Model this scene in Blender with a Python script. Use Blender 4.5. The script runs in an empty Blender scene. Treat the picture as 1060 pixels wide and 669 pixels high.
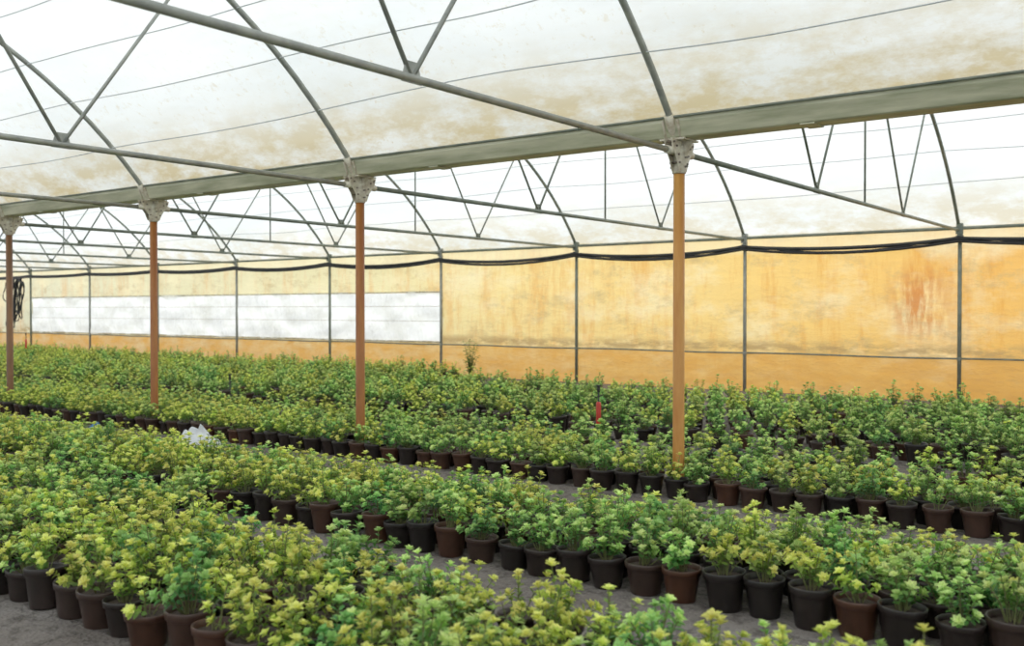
import bpy, math, random
from mathutils import Vector, Matrix, noise as mnoise
random.seed(7)
scene = bpy.context.scene
scene.view_settings.view_transform = 'Standard'
scene.view_settings.look = 'None'
scene.view_settings.exposure = 0.0
scene.view_settings.gamma = 1.10

# ---------------- layout (metres). rows run along X, +Y towards the back wall
GY = 7.92; WY = 18.56; NY = -2.72
XL = -44.05; XR = 11.95
EYE = 1.63
BAYS = [4.05 + 4*k for k in range(-3, 10)]
R = 6.75; AL = math.radians(52); ZC = 3.10 - R*math.cos(AL)
C2 = (GY+WY)/2; C1 = (GY+NY)/2

# ---------------- helpers
class MB:
    def __init__(s):
        s.v=[]; s.f=[]; s.m=[]; s.c=[]; s.sm=[]
    def vert(s,p,c=(1,1,1)):
        s.v.append(tuple(p)); s.c.append(c); return len(s.v)-1
    def face(s,idx,m=0,smooth=False):
        s.f.append(tuple(idx)); s.m.append(m); s.sm.append(smooth)
    def tube(s,pts,r,seg=8,m=0,cap=True,closed=False,c=(1,1,1)):
        pts=[Vector(p) for p in pts]; n=len(pts); rings=[]
        for i,p in enumerate(pts):
            a=pts[max(i-1,0)]; b=pts[min(i+1,n-1)]
            t=(b-a).normalized()
            up=Vector((0,0,1)) if abs(t.z)<0.95 else Vector((1,0,0))
            u=t.cross(up).normalized(); w=u.cross(t).normalized()
            rr=r[i] if isinstance(r,(list,tuple)) else r
            rings.append([s.vert(p+(u*math.cos(2*math.pi*k/seg)+w*math.sin(2*math.pi*k/seg))*rr,c) for k in range(seg)])
        for i in range(n-1):
            for k in range(seg):
                s.face((rings[i][k],rings[i][(k+1)%seg],rings[i+1][(k+1)%seg],rings[i+1][k]),m,True)
        if cap:
            s.face(rings[0][::-1],m); s.face(rings[-1],m)
    def box(s,c,d,m=0,rot=None):
        c=Vector(c); idx=[]
        for dx in(-.5,.5):
            for dy in(-.5,.5):
                for dz in(-.5,.5):
                    p=Vector((dx*d[0],dy*d[1],dz*d[2]))
                    if rot is not None: p=rot@p
                    idx.append(s.vert(c+p))
        for q in((0,1,3,2),(4,6,7,5),(0,4,5,1),(2,3,7,6),(0,2,6,4),(1,5,7,3)):
            s.face([idx[i] for i in q],m)
    def prism(s,poly,origin,ax,ay,thick,m=0):
        ax=Vector(ax); ay=Vector(ay); n=ax.cross(ay).normalized(); o=Vector(origin)
        A=[s.vert(o+ax*p[0]+ay*p[1]+n*thick/2) for p in poly]
        B=[s.vert(o+ax*p[0]+ay*p[1]-n*thick/2) for p in poly]
        s.face(A,m); s.face(B[::-1],m)
        k=len(poly)
        for i in range(k):
            s.face((A[i],B[i],B[(i+1)%k],A[(i+1)%k]),m)
    def lathe(s,prof,seg=20,m=0,origin=(0,0,0)):
        o=Vector(origin); rings=[]
        for (r,z) in prof:
            rings.append([s.vert(o+Vector((r*math.cos(2*math.pi*k/seg),r*math.sin(2*math.pi*k/seg),z))) for k in range(seg)])
        for i in range(len(prof)-1):
            for k in range(seg):
                s.face((rings[i][k],rings[i][(k+1)%seg],rings[i+1][(k+1)%seg],rings[i+1][k]),m,True)
        return rings
    def obj(s,name,mats,link=True,parent=None,loc=None,col=False):
        me=bpy.data.meshes.new(name); me.from_pydata(s.v,[],s.f)
        for mt in mats: me.materials.append(mt)
        me.polygons.foreach_set('material_index',s.m)
        me.polygons.foreach_set('use_smooth',s.sm)
        if col:
            at=me.color_attributes.new('leafcol','FLOAT_COLOR','POINT')
            flat=[]
            for c in s.c: flat+= [c[0],c[1],c[2],1.0]
            at.data.foreach_set('color',flat)
        me.update()
        ob=bpy.data.objects.new(name,me)
        if link: scene.collection.objects.link(ob)
        if parent: ob.parent=parent
        if loc: ob.location=loc
        return ob

def newmat(name):
    m=bpy.data.materials.new(name); m.use_nodes=True
    nt=m.node_tree; nt.nodes.clear()
    out=nt.nodes.new('ShaderNodeOutputMaterial')
    return m,nt,out
def N(nt,t,**kw):
    n=nt.nodes.new(t)
    for k,v in kw.items(): setattr(n,k,v)
    return n
def L(nt,a,b): nt.links.new(a,b)
def math_(nt,op,a,b=None,clamp=False):
    n=N(nt,'ShaderNodeMath',operation=op); n.use_clamp=clamp
    for i,x in enumerate((a,b)):
        if x is None: continue
        if isinstance(x,(int,float)): n.inputs[i].default_value=x
        else: L(nt,x,n.inputs[i])
    return n.outputs[0]
def maprange(nt,v,a,b,c,d,smooth=False):
    n=N(nt,'ShaderNodeMapRange')
    if smooth: n.interpolation_type='SMOOTHSTEP'
    L(nt,v,n.inputs[0])
    for i,x in enumerate((a,b,c,d)): n.inputs[i+1].default_value=x
    return n.outputs[0]
def noise_(nt,vec,scale,detail=4,rough=0.55,sc=(1,1,1)):
    mp=N(nt,'ShaderNodeMapping'); mp.inputs['Scale'].default_value=sc
    L(nt,vec,mp.inputs[0])
    n=N(nt,'ShaderNodeTexNoise'); n.inputs['Scale'].default_value=scale
    n.inputs['Detail'].default_value=detail; n.inputs['Roughness'].default_value=rough
    L(nt,mp.outputs[0],n.inputs['Vector']); return n.outputs['Fac']
def mixc(nt,f,a,b,mode='MIX'):
    n=N(nt,'ShaderNodeMix',data_type='RGBA',blend_type=mode)
    if isinstance(f,(int,float)): n.inputs[0].default_value=f
    else: L(nt,f,n.inputs[0])
    for i,x in ((6,a),(7,b)):
        if isinstance(x,tuple): n.inputs[i].default_value=(*x,1)
        else: L(nt,x,n.inputs[i])
    return n.outputs[2]
def objco(nt):
    return N(nt,'ShaderNodeTexCoord').outputs['Object']

def simple(name,c1,c2=None,scale=8,rough=0.5,metal=0.0,sc=(1,1,1),bump=0.0,lo=.35,hi=.65,rnd=False):
    m,nt,out=newmat(name)
    p=N(nt,'ShaderNodeBsdfPrincipled'); p.inputs['Roughness'].default_value=rough; p.inputs['Metallic'].default_value=metal
    f=noise_(nt,objco(nt),scale,5,.6,sc)
    c=mixc(nt,maprange(nt,f,lo,hi,0,1),c1,c2 or c1)
    if rnd:
        oi=N(nt,'ShaderNodeObjectInfo'); h=N(nt,'ShaderNodeHueSaturation'); L(nt,c,h.inputs['Color'])
        L(nt,maprange(nt,oi.outputs['Random'],0,1,.6,1.15),h.inputs['Value'])
        L(nt,maprange(nt,oi.outputs['Random'],0,1,.6,1.05),h.inputs['Saturation']); c=h.outputs[0]
    L(nt,c,p.inputs['Base Color'])
    if bump:
        b=N(nt,'ShaderNodeBump'); b.inputs['Strength'].default_value=bump; b.inputs['Distance'].default_value=.01
        L(nt,f,b.inputs['Height']); L(nt,b.outputs[0],p.inputs['Normal'])
    L(nt,p.outputs[0],out.inputs[0]); return m

def film_out(nt,out,col,trans=0.75,bump=None,bstr=.3,bdist=.05):
    d=N(nt,'ShaderNodeBsdfDiffuse'); t=N(nt,'ShaderNodeBsdfTranslucent'); mx=N(nt,'ShaderNodeMixShader')
    L(nt,col,d.inputs[0]); L(nt,col,t.inputs[0]); mx.inputs[0].default_value=trans
    L(nt,d.outputs[0],mx.inputs[1]); L(nt,t.outputs[0],mx.inputs[2])
    g=N(nt,'ShaderNodeBsdfGlossy'); g.inputs['Roughness'].default_value=.35
    m2=N(nt,'ShaderNodeMixShader'); m2.inputs[0].default_value=.04
    L(nt,mx.outputs[0],m2.inputs[1]); L(nt,g.outputs[0],m2.inputs[2])
    if bump is not None:
        b=N(nt,'ShaderNodeBump'); b.inputs['Strength'].default_value=bstr; b.inputs['Distance'].default_value=bdist
        L(nt,bump,b.inputs['Height'])
        L(nt,b.outputs[0],d.inputs['Normal']); L(nt,b.outputs[0],t.inputs['Normal']); L(nt,b.outputs[0],g.inputs['Normal'])
    L(nt,m2.outputs[0],out.inputs[0])

# roof film
M_roof,nt,out=newmat('roof_plastic_film')
co=objco(nt); sp=N(nt,'ShaderNodeSeparateXYZ'); L(nt,co,sp.inputs[0])
dg=math_(nt,'ABSOLUTE',math_(nt,'SUBTRACT',sp.outputs[1],GY))
near=maprange(nt,dg,0.12,1.0,1,0,True)
dw=math_(nt,'SUBTRACT',WY,sp.outputs[1]); nearw=maprange(nt,dw,0.0,1.0,.7,0,True)
nz=noise_(nt,co,1.6,7,.72,(.9,1.8,1.8)); nz2=noise_(nt,co,10,5,.75)
st=math_(nt,'MULTIPLY',math_(nt,'MAXIMUM',near,nearw),maprange(nt,nz,.38,.58,0.15,1.0),True)
sp2=math_(nt,'MULTIPLY',maprange(nt,nz2,.55,.68,0,.7),maprange(nt,dg,0.2,2.1,1,0))
blot=math_(nt,'MULTIPLY',maprange(nt,noise_(nt,co,.9,6,.7,(1,1.5,1.5)),.52,.75,0,.25),maprange(nt,dg,.3,3,1,.3))
st2=math_(nt,'MAXIMUM',math_(nt,'MAXIMUM',st,sp2),blot)
big=noise_(nt,co,.45,4,.55,(.5,1.6,1.6))
c=mixc(nt,maprange(nt,big,.35,.66,0,1),(.87,.90,.90),(.755,.80,.80))
c=mixc(nt,math_(nt,'MULTIPLY',st2,.85),c,(.56,.45,.22))
wr=math_(nt,'ADD',noise_(nt,co,1.2,3,.5,(1,.4,.4)),math_(nt,'MULTIPLY',noise_(nt,co,1.5,2,.5,(.5,2,2)),.5))
film_out(nt,out,c,.78,wr,.5,.14)

# back wall film
M_wall,nt,out=newmat('amber_plastic_film')
co=objco(nt); sp=N(nt,'ShaderNodeSeparateXYZ'); L(nt,co,sp.inputs[0])
rp=N(nt,'ShaderNodeValToRGB'); rp.color_ramp.elements[0].color=(.72,.70,.50,1)
e=rp.color_ramp.elements
e[1].position=1; e[1].color=(.76,.33,.08,1)
for pos,cc in ((.50,(.79,.71,.40)),(.62,(.86,.67,.28)),(.80,(.87,.58,.18)),(.91,(.84,.48,.12))):
    q=e.new(pos); q.color=(*cc,1)
wob=math_(nt,'MULTIPLY',math_(nt,'SUBTRACT',noise_(nt,co,.5,3),.5),3.0)
L(nt,maprange(nt,math_(nt,'ADD',sp.outputs[0],wob),-38,0,0,1),rp.inputs[0])
c=rp.outputs[0]
amt=maprange(nt,sp.outputs[0],-20,-3,.45,1.0)
st=noise_(nt,co,1.1,8,.78,(2.0,1,.35))
c=mixc(nt,math_(nt,'MULTIPLY',maprange(nt,st,.47,.62,0,.85),amt),c,(.74,.34,.06))
pale=noise_(nt,co,.8,6,.65,(.7,1,1.2))
c=mixc(nt,maprange(nt,pale,.48,.66,0,.6),c,(.91,.81,.50))
dirt=noise_(nt,co,1.7,8,.8,(.8,1,1.4))
c=mixc(nt,maprange(nt,dirt,.52,.68,0,.6),c,(.50,.36,.17))
low=maprange(nt,sp.outputs[2],.74,.82,1,0,True)
c=mixc(nt,math_(nt,'MULTIPLY',low,maprange(nt,noise_(nt,co,2,6,.65,(1,1,2)),.3,.6,.45,.95)),c,(.72,.37,.08))
ln=maprange(nt,math_(nt,'ABSOLUTE',math_(nt,'SUBTRACT',sp.outputs[2],.88)),.0,.22,1,0,True)
c=mixc(nt,math_(nt,'MULTIPLY',ln,maprange(nt,noise_(nt,co,3,6,.7,(.6,1,2)),.4,.56,0,.85)),c,(.43,.28,.11))
top=maprange(nt,sp.outputs[2],2.70,2.85,0,.5,True)
c=mixc(nt,top,c,(.90,.80,.52))
dx=math_(nt,'ABSOLUTE',math_(nt,'ADD',sp.outputs[0],4.72)); dz=math_(nt,'ABSOLUTE',math_(nt,'SUBTRACT',sp.outputs[2],1.80))
pm=math_(nt,'MULTIPLY',maprange(nt,dx,.10,.75,1,0,True),maprange(nt,dz,.2,.95,1,0,True))
pm=math_(nt,'MULTIPLY',pm,maprange(nt,noise_(nt,co,3,5,.7,(2,1,.5)),.38,.56,0,.9))
c=mixc(nt,pm,c,(.62,.23,.05))
film_out(nt,out,c,.8,noise_(nt,co,2.2,5,.65,(.6,1,1.5)),.6,.10)

M_white,nt,out=newmat('white_vent_plastic')
co=objco(nt)
c=mixc(nt,maprange(nt,noise_(nt,co,1.2,5,.6,(1,1,2)),.45,.70,0,1),(.95,.96,.93),(.80,.80,.73))
film_out(nt,out,c,.8,noise_(nt,co,1.3,4,.6,(1.4,1,.5)),1.0,.22)

# ground
M_floor,nt,out=newmat('packed_dirt_ground')
p=N(nt,'ShaderNodeBsdfPrincipled'); p.inputs['Roughness'].default_value=.9
co=objco(nt); a=noise_(nt,co,.8,8,.65); b_=noise_(nt,co,9,8,.75)
vo=N(nt,'ShaderNodeTexVoronoi'); vo.inputs['Scale'].default_value=42; L(nt,co,vo.inputs['Vector'])
c=mixc(nt,maprange(nt,a,.35,.65,0,1),(.15,.12,.10),(.27,.24,.22))
c=mixc(nt,maprange(nt,b_,.48,.62,0,.8),c,(.055,.042,.034))
c=mixc(nt,maprange(nt,vo.outputs['Distance'],.0,.35,.45,0),c,(.40,.37,.34))
L(nt,c,p.inputs['Base Color'])
bp=N(nt,'ShaderNodeBump'); bp.inputs['Strength'].default_value=.9; bp.inputs['Distance'].default_value=.03
L(nt,math_(nt,'SUBTRACT',b_,math_(nt,'MULTIPLY',vo.outputs['Distance'],.6)),bp.inputs['Height']); L(nt,bp.outputs[0],p.inputs['Normal']); L(nt,p.outputs[0],out.inputs[0])

# leaves
M_leaf,nt,out=newmat('shrub_leaf')
at=N(nt,'ShaderNodeAttribute',attribute_name='leafcol')
oi=N(nt,'ShaderNodeObjectInfo')
hs=N(nt,'ShaderNodeHueSaturation'); L(nt,at.outputs['Color'],hs.inputs['Color'])
L(nt,maprange(nt,oi.outputs['Random'],0,1,.492,.522),hs.inputs['Hue'])
L(nt,maprange(nt,oi.outputs['Random'],0,1,.88,1.18),hs.inputs['Value'])
p=N(nt,'ShaderNodeBsdfPrincipled'); p.inputs['Roughness'].default_value=.45
p.inputs['Specular IOR Level'].default_value=.4
t=N(nt,'ShaderNodeBsdfTranslucent'); mx=N(nt,'ShaderNodeMixShader'); mx.inputs[0].default_value=.38
L(nt,hs.outputs[0],p.inputs['Base Color']); L(nt,hs.outputs[0],t.inputs[0])
L(nt,p.outputs[0],mx.inputs[1]); L(nt,t.outputs[0],mx.inputs[2]); L(nt,mx.outputs[0],out.inputs[0])
M_stem=simple('shrub_stem',(.14,.19,.05),(.16,.13,.06),20,.7)
M_pot=simple('pot_plastic',(.046,.019,.011),(.092,.036,.020),6,.40,lo=.3,hi=.7,rnd=True)
M_pot2=simple('pot_plastic_dark',(.016,.012,.011),(.036,.022,.018),6,.40,lo=.3,hi=.7,rnd=True)
M_soil=simple('pot_soil',(.022,.014,.010),(.07,.045,.03),60,.95,bump=.6)
M_steel=simple('galvanised_steel',(.25,.265,.245),(.38,.39,.35),7,.5,.2)
M_steelg=simple('weathered_green_steel',(.15,.18,.15),(.26,.28,.23),5,.55,.2)
M_gut=simple('gutter_steel',(.32,.33,.21),(.60,.58,.42),3,.45,.1,(.4,3,3))
M_cream=simple('bracket_paint',(.74,.70,.58),(.42,.35,.25),14,.55,.05)
M_bolt=simple('bolt_steel',(.22,.20,.17),(.12,.08,.05),30,.5,.5)
M_rub=simple('black_rubber',(.012,.012,.013),(.03,.03,.03),5,.5)
M_wire=simple('wire_grey',(.62,.66,.68),(.7,.73,.75),3,.6)
M_red=simple('red_plastic',(.65,.05,.03),(.5,.03,.02),10,.4)
M_wp=simple('white_plastic_scrap',(.80,.83,.85),(.65,.67,.70),10,.5)
M_blue=simple('blue_plastic',(.06,.20,.45),(.04,.15,.35),10,.5)
M_posts=[simple('post_paint_ochre',(.50,.19,.030),(.62,.30,.07),3,.5,sc=(4,4,.6)),
         simple('post_paint_rust',(.28,.08,.013),(.42,.155,.032),3,.5,sc=(4,4,.6)),
         simple('post_paint_brown',(.15,.07,.03),(.25,.11,.04),3,.5,sc=(4,4,.6))]

# ---------------- shell
m=MB(); nx=28; ny=28
g=[[m.vert((XL-2+(XR-XL+4)*i/nx, NY-2+(WY-NY+4)*j/ny, 0)) for j in range(ny+1)] for i in range(nx+1)]
for i in range(nx):
    for j in range(ny): m.face((g[i][j],g[i+1][j],g[i+1][j+1],g[i][j+1]))
m.obj('floor',[M_floor])

def arcpt(cy,th,rr): return (cy+rr*math.sin(th), ZC+rr*math.cos(th))
m=MB(); RF=R+.045
nX=224
for cy in (C1,C2):
    a0=-AL+(.02 if cy==C2 else -.012); a1=AL-(.02 if cy==C1 else -.012); nA=44; grid=[]
    for i in range(nX+1):
        x=XL+(XR-XL)*i/nX; row=[]
        ph=((-x-.05)%4)/4; sag=math.sin(math.pi*ph)
        for j in range(nA+1):
            th=a0+(a1-a0)*j/nA; e_=math.sin(math.pi*j/nA)
            w=mnoise.noise(Vector((x*.7,th*9,cy)))*.02
            rr=RF-(.05*sag-w*sag)*e_
            y,z=arcpt(cy,th,rr); row.append(m.vert((x,y,z)))
        grid.append(row)
    for i in range(nX):
        for j in range(nA): m.face((grid[i][j],grid[i][j+1],grid[i+1][j+1],grid[i+1][j]),0,True)
m.obj('ceiling',[M_roof])

def wallsheet(name,x0,x1,z0,z1,y,mat,amp=.02,dx=.25,dz=.12,axis='x',seedv=0.0):
    m=MB(); a=max(1,int(abs(x1-x0)/dx)); b=max(1,int((z1-z0)/dz)); gr=[]
    for i in range(a+1):
        r_=[]
        for j in range(b+1):
            x=x0+(x1-x0)*i/a; z=z0+(z1-z0)*j/b
            w=mnoise.noise(Vector((x*1.3+seedv,z*2.1,3)))*amp+mnoise.noise(Vector((x*4,z*1.3+seedv,8)))*amp*.5
            r_.append(m.vert((x,y+w,z) if axis=='x' else (y+w,x,z)))
        gr.append(r_)
    for i in range(a):
        for j in range(b): m.face((gr[i][j],gr[i][j+1],gr[i+1][j+1],gr[i+1][j]),0,True)
    return m
def merge(ms):
    r=MB()
    for q in ms:
        o=len(r.v); r.v+=q.v; r.c+=q.c; r.f+=[tuple(i+o for i in f) for f in q.f]; r.m+=q.m; r.sm+=q.sm
    return r
PX0=-36.03; PX1=-16.05; PZ0=.85; PZ1=2.06
yw=WY+.07
merge([wallsheet('',PX1,XR,0,3.12,yw,None),wallsheet('',PX0,PX1,0,PZ0,yw,None),wallsheet('',PX0,PX1,PZ1,3.12,yw,None),
       wallsheet('',XL,PX0,0,3.12,yw,None)]).obj('wall_back',[M_wall])
wallsheet('',PX0-.05,PX1+.05,PZ0-.05,PZ1+.05,yw-.012,None,.12,.12,.06).obj('window_1',[M_white])
wallsheet('',XL,XR,0,3.15,NY-.05,None).obj('wall_front',[M_roof])
def gable(name,x):
    m=MB()
    for cy in (C1,C2):
        n=24; bot=[];top=[]
        for j in range(n+1):
            th=-AL+2*AL*j/n; y,z=arcpt(cy,th,RF)
            bot.append(m.vert((x,y,0))); top.append(m.vert((x,y,z)))
        for j in range(n): m.face((bot[j],bot[j+1],top[j+1],top[j]))
    m.obj(name,[M_roof])
gable('wall_left',XL-.06); gable('wall_right',XR+.06)

# ---------------- gutters
def gutter(y0):
    m=MB(); out_=[(-.165,.175),(-.165,.135),(-.12,.01),(-.105,0),(.105,0),(.12,.01),(.165,.135),(.165,.175)]
    inn=[(.150,.175),(.150,.138),(.10,.02),(-.10,.02),(-.150,.138),(-.150,.175)]
    poly=out_+inn
    xs=[XL+(XR-XL)*i/14 for i in range(15)]
    rings=[[m.vert((x,y0+a,3.14+b)) for a,b in poly] for x in xs]
    k=len(poly)
    for i in range(len(xs)-1):
        for j in range(k): m.face((rings[i][j],rings[i+1][j],rings[i+1][(j+1)%k],rings[i][(j+1)%k]))
    for sy in (-1,1): m.tube([(XL,y0+sy*.18,3.315),(XR,y0+sy*.18,3.315)],.012,6,1)
    for s in BAYS:
        m.box((-s+1.2,y0,3.137),(.12,.23,.012))
    return m
gutter(GY).obj('gutter_beam',[M_gut,M_steelg])

# ---------------- trusses
def truss(s,cy):
    m=MB(); x=-s
    arc=[(x,*arcpt(cy,-AL+2*AL*j/36,R)) for j in range(37)]
    m.tube(arc,.031,8)
    h=R*math.sin(AL); zt=3.03
    m.tube([(x,cy-h+.02,zt),(x,cy+h-.02,zt)],.027,8)
    def az(y): return ZC+math.sqrt(R*R-(y-cy)**2)
    d=h-3.50
    ap=(x,cy,az(cy)-.02)
    for sg in(-1,1):
        j=(x,cy+sg*d,zt)
        m.tube([j,(x,cy+sg*.12,az(cy)-.02)],.016,6)
        yo=cy+sg*(d+1.32); m.tube([j,(x,yo,az(yo))],.016,6)
        m.prism([(-.09,-.03),(.09,-.03),(.05,.10),(-.05,.10)],(x,cy+sg*d,zt),(0,1,0),(0,0,1),.012)
    m.tube([(x,cy,zt),ap],.014,6)
    return m
for s in BAYS:
    for cy in (C1,C2):
        truss(s,cy).obj('roof_truss',[M_steel if cy==C1 else M_steelg])

# roof wires
m=MB()
for cy in (C1,C2):
    for th in [math.radians(a) for a in range(-46,47,6)]:
        pts=[]
        for i in range(181):
            x=XL+(XR-XL)*i/180; ph=((-x-.05)%4)/4
            rr=R-.005-.055*math.sin(math.pi*ph)*math.cos(th*1.6)-.012
            t2=th+mnoise.noise(Vector((x*.35,th*30,cy)))*.014
            pts.append((x,*arcpt(cy,t2,rr)))
        m.tube(pts,.0065,4)
m.obj('roof_tension_wires',[M_wire])

# ---------------- support posts w/ bracket
def support_post(s,ym,pm):
    e=bpy.data.objects.new('support_post',None); scene.collection.objects.link(e); e.location=(-s,ym,0)
    m=MB(); m.lathe([(0.001,0),(.075,0),(.075,.02),(.052,.025),(.052,.08),(.05,2.99),(.001,2.99)],16)
    m.obj('shaft',[pm],parent=e)
    m=MB()
    m.lathe([(.056,2.84),(.062,2.845),(.062,2.87),(.058,2.88),(.058,3.02),(.064,3.03),(.064,3.06),(.05,3.07),(.05,3.13),(.001,3.13)],16)
    w=[(.045,2.86),(.07,2.86),(.11,2.95),(.19,3.05),(.22,3.13),(.045,3.13)]
    for sg in(-1,1):
        for off in(-.035,.035):
            m.prism([(sg*a,b) for a,b in w],(off,0,0),(0,1,0),(0,0,1),.008)
        m.prism([(sg*a*.62,b) for a,b in [(.07,2.92),(.10,2.93),(.15,3.03),(.20,3.10),(.20,3.13),(.07,3.13)]],(0,0,0),(1,0,0),(0,0,1),.008)
        aa=Vector((0,sg*.02,3.09)); dirn=Vector((0,sg*math.cos(AL),math.sin(AL)))
        m.tube([aa,aa+dirn*.30],.042,10)
        m.tube([(0,sg*.05,3.03),(0,sg*.24,3.03)],.036,10)
        for xx in (-.07,.07):
            m.tube([(xx,sg*.10,3.12),(xx,sg*.18,3.29)],.014,6)
    m.box((0,0,3.130),(.24,.28,.014))
    m.obj('bracket',[M_cream],parent=e)
    m=MB()
    for sg in(-1,1):
        for (yy,zz) in ((.09,3.0),(.13,3.07),(.18,3.10),(.075,2.93)):
            m.tube([(-.052,sg*yy,zz),(.052,sg*yy,zz)],.010,6)
    for zz in (2.90,2.98): m.tube([(.085,-.0,zz),(-.085,0,zz)],.010,6)
    m.obj('bolts',[M_bolt],parent=e)
for i,s in enumerate(BAYS):
    pm=M_posts[0] if s<5 else (M_posts[1] if s<13 else M_posts[2])
    support_post(s,GY,pm)

# ---------------- wall posts
for s in [4.03+4*k for k in range(-3,10)]:
    m=MB(); x=-s; y=WY
    m.lathe([(.001,0),(.036,0),(.036,3.04),(.001,3.04)],12,origin=(0,0,0))
    m.lathe([(.047,2.88),(.049,2.89),(.049,2.98),(.047,2.99)],12)
    m.box((0,-.045,3.02),(.12,.04,.12)); m.box((0,-.01,3.12),(.10,.10,.06))
    m.tube([(-.065,-.03,2.93),(.065,-.03,2.93)],.011,6)
    m.lathe([(.041,.74),(.043,.75),(.043,.79),(.041,.80)],12)
    m.obj('wall_post',[M_steelg if int(s)%8 else M_steel],loc=(x,y,0))
m=MB(); m.tube([(XL,WY-.005,3.065),(XR,WY-.005,3.065)],.030,8); m.obj('trim_1',[M_steelg])
m=MB(); pts=[(XL+(XR-XL)*i/80, WY+.045, .77+.008*math.sin(i*1.1)) for i in range(81)]; m.tube(pts,.018,6); m.obj('trim_2',[M_steelg])
m=MB()
for z in (PZ0-.02,PZ1+.02): m.tube([(PX0,WY+.04,z),(PX1,WY+.04,z)],.013,6)
for z in (1.35,1.72): m.tube([(PX0,WY-.02,z),(PX1,WY-.02,z)],.006,5)
m.obj('trim_3',[M_cream])

# hose bundle along wall
m=MB()
for q,(r_,dz,sg) in enumerate(((.036,0,.07),(.028,-.045,.09),(.014,.03,.12))):
    pts=[]; sv=4.03-12
    while sv<44:
        amp=sg*(1+.6*math.sin(sv*1.7+q*.4))
        for i in range(8):
            u=i/8; pts.append((-(sv+4*u),WY-.085-.01*q,2.88+dz-amp*4*u*(1-u)))
        sv+=4
    pts=[p for p in pts if XL<p[0]<XR]
    m.tube(pts,r_,7)
m.obj('irrigation_hose',[M_rub])
m=MB(); random.seed(3)
for k in range(14):
    pts=[]; w=.10+.26*random.random(); h=.35+.55*random.random(); ox=random.uniform(-.45,.45)
    for i in range(25):
        a=2*math.pi*i/24
        pts.append((-36.5+ox+w*math.sin(a)+.08*math.sin(3*a+k)-.30*(1-math.cos(a))*(.5+.3*math.sin(k)),WY-.15-.02*k,2.75-h+h*math.cos(a)+(0.05*math.sin(2*a+k))))
    m.tube(pts,.022,6,cap=False)
m.obj('hanging_cable_coil',[M_rub])

# ---------------- plants
def leaf(m,b,d,up,Ln,W,col,fold=.25,curl=.2,mi=3):
    d=d.normalized(); s_=d.cross(up)
    if s_.length<1e-3: s_=Vector((1,0,0))
    s_.normalize(); n=s_.cross(d).normalized()
    def P(t,w,lift): return b+d*(Ln*t)+s_*(W*w)+n*(lift*W-curl*Ln*t*t)
    b0=m.vert(P(0,0,0),col)
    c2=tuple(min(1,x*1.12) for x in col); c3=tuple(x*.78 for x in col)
    l1=m.vert(P(.35,-.42,fold),c2); l2=m.vert(P(.74,-.42,fold),c2)
    r1=m.vert(P(.35,.42,fold),c2); r2=m.vert(P(.74,.42,fold),c2)
    m1=m.vert(P(.35,0,0),c3); m2=m.vert(P(.74,0,0),c3); t=m.vert(P(1,0,.05),c2)
    for f in ((b0,m1,l1),(b0,r1,m1),(l1,m1,m2,l2),(m1,r1,r2,m2),(l2,m2,t),(m2,r2,t)): m.face(f,mi,True)
def lerp(a,b,t): return tuple(a[i]*(1-t)+b[i]*t for i in range(3))
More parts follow.
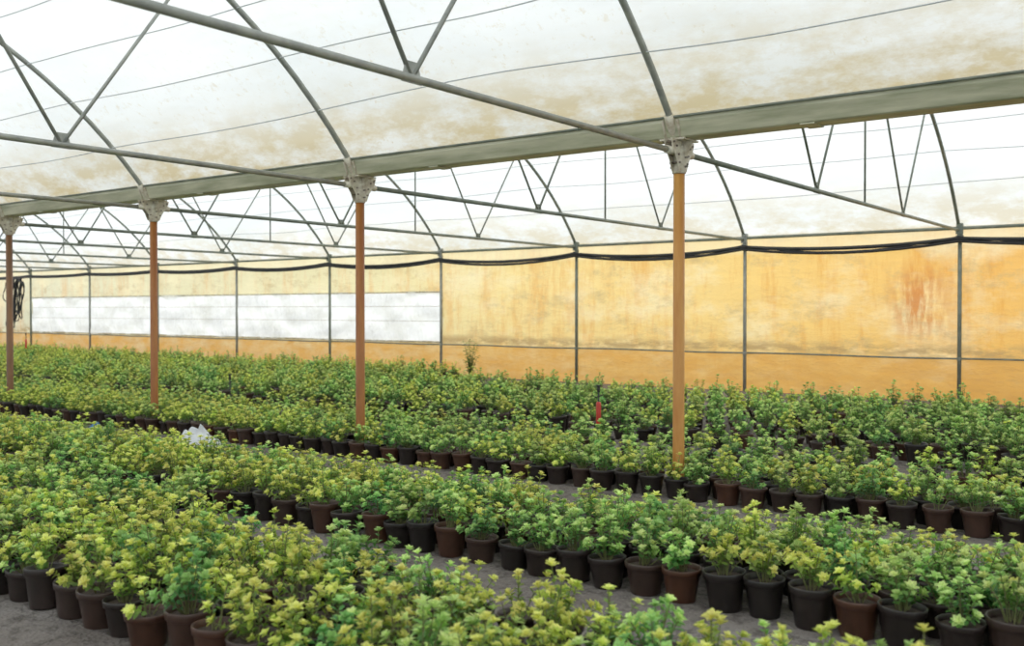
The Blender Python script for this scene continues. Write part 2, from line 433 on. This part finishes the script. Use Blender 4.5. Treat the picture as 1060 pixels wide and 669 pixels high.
def plant(name,seed,kind,pm,full=1.0):
    rd=random.Random(seed); m=MB()
    m.lathe([(.001,0),(.080,0),(.083,.01),(.103,.155),(.106,.158),(.112,.160),(.115,.192),(.112,.197),(.106,.194),(.103,.165)],20,0)
    m.lathe([(.104,.165),(.06,.172),(.001,.175)],14,1)
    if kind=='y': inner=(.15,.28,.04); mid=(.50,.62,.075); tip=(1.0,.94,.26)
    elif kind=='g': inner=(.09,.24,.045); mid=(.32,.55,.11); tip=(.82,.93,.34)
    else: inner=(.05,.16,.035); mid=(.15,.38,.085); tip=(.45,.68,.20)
    ns=max(4,int(15*full)); lx=rd.uniform(-.03,.03); ly=rd.uniform(-.03,.03)
    for k in range(ns):
        az=2*math.pi*(k*.381966)+rd.uniform(-.5,.5); q=math.sqrt((k+.5)/ns)
        reach=.13*q*rd.uniform(.5,1.45); hh=(.205-.10*q*q)*rd.uniform(.4,1.45)
        p0=Vector((.03*math.cos(az)*q,.03*math.sin(az)*q,.17)); p2=Vector((reach*math.cos(az)+lx,reach*math.sin(az)+ly,.17+hh))
        p1=Vector((p2.x*.45,p2.y*.45,.17+hh*.62))
        def B(t): return p0*(1-t)**2+p1*2*t*(1-t)+p2*t*t
        m.tube([B(0),B(.5),B(1)],[.004,.003,.002],4,2,cap=False)
        npair=4; yv=rd.uniform(-.6,.4); ls=rd.uniform(.8,1.15)
        for j in range(npair):
            t=.35+.50*j/(npair-1); b=B(t); ax=(B(min(1,t+.05))-B(t-.05)).normalized()
            sd=ax.cross(Vector((math.cos(j*1.57+az),math.sin(j*1.57+az),.1))).normalized()
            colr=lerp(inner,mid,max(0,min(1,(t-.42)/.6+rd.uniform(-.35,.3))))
            for sg in(-1,1):
                if rd.random()<.12: continue
                dd=sd*sg*1.0+ax*.55+Vector((rd.uniform(-.3,.3),rd.uniform(-.3,.3),rd.uniform(-.1,.3)))
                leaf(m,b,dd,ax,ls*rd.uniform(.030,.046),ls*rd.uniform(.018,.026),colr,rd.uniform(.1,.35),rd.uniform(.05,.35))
        b=B(1); ax=(B(1)-B(.9)).normalized(); ax=(ax+Vector((0,0,.6))).normalized()
        u=ax.orthogonal().normalized(); w=ax.cross(u)
        for j in range(10):
            a=j*math.pi*2/5+rd.uniform(-.3,.3)+(.6 if j>4 else 0); inn=1 if j>4 else 0
            dd=(u*math.cos(a)+w*math.sin(a))*(rd.uniform(.8,1.1) if not inn else .5)+ax*rd.uniform(.25,1.0)
            colr=lerp(mid,tip,max(0,min(1,.6+yv+.3*inn+rd.uniform(-.25,.25))))
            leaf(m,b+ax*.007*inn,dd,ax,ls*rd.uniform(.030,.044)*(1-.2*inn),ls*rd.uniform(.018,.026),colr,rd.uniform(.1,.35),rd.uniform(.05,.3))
    return m.obj(name,[pm,M_soil,M_stem,M_leaf],link=False,col=True)
pcol=bpy.data.collections.new('potted_shrub_variants')
letters='abcdefghijklmnopqrstuvwxyz'
NVK=8
for k in range(3*NVK):
    kind='ygd'[k//NVK]
    full=[1.1,.8,1.2,.65,.9,1.0,.75,.35][k%NVK]
    pcol.objects.link(plant('potted_shrub_'+letters[k],300+k,kind,M_pot if k%2 else M_pot2,full))

ng=bpy.data.node_groups.new('scatter_potted_shrubs','GeometryNodeTree')
ng.interface.new_socket('Geometry',in_out='INPUT',socket_type='NodeSocketGeometry')
ng.interface.new_socket('Geometry',in_out='OUTPUT',socket_type='NodeSocketGeometry')
gi=ng.nodes.new('NodeGroupInput'); go=ng.nodes.new('NodeGroupOutput')
iop=ng.nodes.new('GeometryNodeInstanceOnPoints'); ci=ng.nodes.new('GeometryNodeCollectionInfo')
ci.inputs['Collection'].default_value=pcol; ci.inputs['Separate Children'].default_value=True; ci.inputs['Reset Children'].default_value=True
def na(t,nm):
    n=ng.nodes.new('GeometryNodeInputNamedAttribute'); n.data_type=t; n.inputs['Name'].default_value=nm; return n.outputs['Attribute']
er=ng.nodes.new('FunctionNodeEulerToRotation')
ng.links.new(na('FLOAT_VECTOR','rot'),er.inputs[0])
ng.links.new(gi.outputs[0],iop.inputs['Points']); ng.links.new(ci.outputs[0],iop.inputs['Instance'])
iop.inputs['Pick Instance'].default_value=True
ng.links.new(na('INT','idx'),iop.inputs['Instance Index'])
ng.links.new(er.outputs[0],iop.inputs['Rotation']); ng.links.new(na('FLOAT_VECTOR','scl'),iop.inputs['Scale'])
ng.links.new(iop.outputs[0],go.inputs[0])

def bed(name,pts):
    me=bpy.data.meshes.new(name); me.from_pydata([p[0] for p in pts],[],[])
    a=me.attributes.new('rot','FLOAT_VECTOR','POINT'); a.data.foreach_set('vector',[c for p in pts for c in p[1]])
    a=me.attributes.new('scl','FLOAT_VECTOR','POINT'); a.data.foreach_set('vector',[c for p in pts for c in p[2]])
    a=me.attributes.new('idx','INT','POINT'); a.data.foreach_set('value',[p[3] for p in pts])
    ob=bpy.data.objects.new(name,me); scene.collection.objects.link(ob)
    md=ob.modifiers.new('scatter','NODES'); md.node_group=ng
    return ob
def grid(y0,y1,s0,s1,dx,dy,yel,keep=.97,sc=(.96,1.04),cond=None,seed=1,jit=.025,hz=(.85,1.15),dark=.12):
    rd=random.Random(seed); P=[]; ny=int(round((y1-y0)/dy))+1
    for j in range(ny):
        y=y0+j*dy; s=s0+(dx/2 if j%2 else 0)
        while s<s1:
            s+=dx
            if rd.random()>keep: continue
            if cond and not cond(s,y): continue
            xx=-s+rd.uniform(-jit,jit); yy=y+rd.uniform(-jit,jit)
            if abs(yy-GY)<.2 and abs(((s-4.05+2)%4)-2)<.2: continue
            pr=yel(s,y)+.7*mnoise.noise(Vector((xx*.5,yy*.5,seed)))
            k=rd.randrange(0,NVK-1) if rd.random()<.93 else NVK-1
            idx=k if rd.random()<pr else NVK+k
            if rd.random()<dark: idx=2*NVK+k
            f=rd.uniform(*sc); h=f*rd.uniform(*hz)
            P.append(((xx,yy,0.0),(rd.gauss(0,.03),rd.gauss(0,.03),rd.uniform(0,6.28)),(f,f,h),idx))
    return P
bed('potted_shrub_bed', grid(2.78,3.49,-3,12,.25,.235,lambda s,y:.74,seed=11,hz=(.82,1.2),keep=.96)+
    grid(3.73,4.45,-2,14,.25,.24,lambda s,y:.68,keep=.95,seed=12,cond=lambda s,y: (y<3.8) or (y<4.0 and s>3.8) or y<3.6+(s-5.2)*.9,hz=(.80,1.1)))
bed('potted_shrub_bed', grid(4.98,5.73,-3,18,.24,.25,lambda s,y:.40+.06*s,seed=13,hz=(.82,1.14),dark=.14)+
    grid(5.96,6.20,-3,18,.25,.24,lambda s,y:.45+.05*s,seed=19,hz=(.70,.86),dark=.1))
bed('potted_shrub_bed', grid(7.66,8.4,-3,24,.24,.25,lambda s,y:.26+.03*s,seed=14,hz=(.8,1.0),dark=.1)+
    grid(8.72,9.60,-3,30,.31,.30,lambda s,y:.2+.025*s,seed=15,cond=lambda s,y: not(s<5.5 and y<9.1),keep=.93,hz=(.75,1.0),dark=.1)+
    grid(10.75,15.3,-3,36,.32,.34,lambda s,y:.15+.025*s,seed=16,keep=.92,hz=(.7,1.2),dark=.1)+
    grid(15.6,17.2,14,38,.33,.33,lambda s,y:.3+.02*s,seed=17,keep=.9,hz=(.7,1.25),dark=.1))

# ---------------- small items
def at(px,Y):
    c_=3.504e-4; q=(1/(px+837)-4.702e-4)/c_; return -q*Y
def stake(x,y,h,red=True):
    m=MB(); m.tube([(0,0,0),(0,0,h)],.010,8,0)
    m.lathe([(.001,h-.01),(.018,h-.01),(.02,h+.03),(.012,h+.05),(.03,h+.06),(.03,h+.07),(.001,h+.075)],10,0)
    m.tube([(-.05,0,h-.08),(.05,0,h-.05)],.008,6,0)
    if red: m.lathe([(.001,h-.42),(.026,h-.42),(.030,h-.40),(.030,h-.16),(.022,h-.13),(.001,h-.13)],10,1)
    m.obj('irrigation_riser',[M_rub,M_red],loc=(x,y,0))
stake(at(620,10.05),10.05,.66); stake(at(27,15.46),15.46,.85); stake(at(238,10.2),10.2,.50,False)
# taller leafy weed growing up against the wall film
m=MB(); rd=random.Random(5)
for k in range(16):
    az=k*2.4; r_=rd.uniform(.05,.32); h=rd.uniform(.45,.95)
    top_=Vector((r_*math.cos(az),r_*math.sin(az)*.6,h))
    pt=[Vector((0,0,0)),Vector((top_.x*.4,top_.y*.4,h*.55)),top_]
    m.tube(pt,[.008,.005,.003],5,0)
    for j in range(16):
        t=.25+.75*j/15; b=pt[0]*(1-t)**2+pt[1]*2*t*(1-t)+pt[2]*t*t; a=j*2.4+k
        leaf(m,b,Vector((math.cos(a),math.sin(a),.4)),Vector((0,0,1)),rd.uniform(.06,.10),rd.uniform(.035,.055),
             lerp((.10,.28,.05),(.40,.62,.15),rd.random()),.2,.3,1)
m.obj('leafy_weed',[M_stem,M_leaf],loc=(at(487,17.6),17.6,0),col=True)
def scrap(name,x,y,w,d,h,mat,seed):
    m=MB(); n=12; g=[]
    for i in range(n+1):
        r_=[]
        for j in range(n+1):
            u=i/n*2-1; v=j/n*2-1; rr=min(1,math.hypot(u,v))
            k=1+.35*mnoise.noise(Vector((u*2,v*2,seed)))
            z=h*max(0,1-rr**2)*(.6+.9*abs(mnoise.noise(Vector((u*3,v*3,seed+5)))))+.006
            r_.append(m.vert((u*w/2*k,v*d/2*k,z)))
        g.append(r_)
    for i in range(n):
        for j in range(n): m.face((g[i][j],g[i+1][j],g[i+1][j+1],g[i][j+1]),0,True)
    m.obj(name,[mat],loc=(x,y,0))
scrap('plastic_bag',at(205,7.25),7.25,.7,.35,.22,M_wp,1)
scrap('plastic_bag',at(98,7.2),7.2,.25,.2,.12,M_blue,4)

# ---------------- light
w=bpy.data.worlds.new('overcast_sky'); scene.world=w; w.use_nodes=True
nt=w.node_tree; nt.nodes.clear()
o=N(nt,'ShaderNodeOutputWorld'); bg=N(nt,'ShaderNodeBackground'); bg.inputs[0].default_value=(.95,.98,1.0,1); bg.inputs[1].default_value=1.38
L(nt,bg.outputs[0],o.inputs[0])
sd=bpy.data.lights.new('sun','SUN'); sd.energy=1.0; sd.angle=math.radians(8); sd.color=(1,.97,.92)
so=bpy.data.objects.new('sun',sd); scene.collection.objects.link(so)
dirv=Vector((-.45,-.5,-1.0)); so.rotation_euler=dirv.to_track_quat('-Z','Y').to_euler(); so.location=(10,25,20)

# ---------------- camera
cd=bpy.data.cameras.new('camera'); cam=bpy.data.objects.new('camera',cd); scene.collection.objects.link(cam)
cd.sensor_width=36; cd.lens=1019/1060*36; cd.clip_end=300
cam.location=(0,0,EYE); cam.rotation_euler=(math.radians(90-.76),0,math.radians(36.7))
cd.dof.use_dof=True; cd.dof.focus_distance=8.5; cd.dof.aperture_fstop=2.2
scene.camera=cam
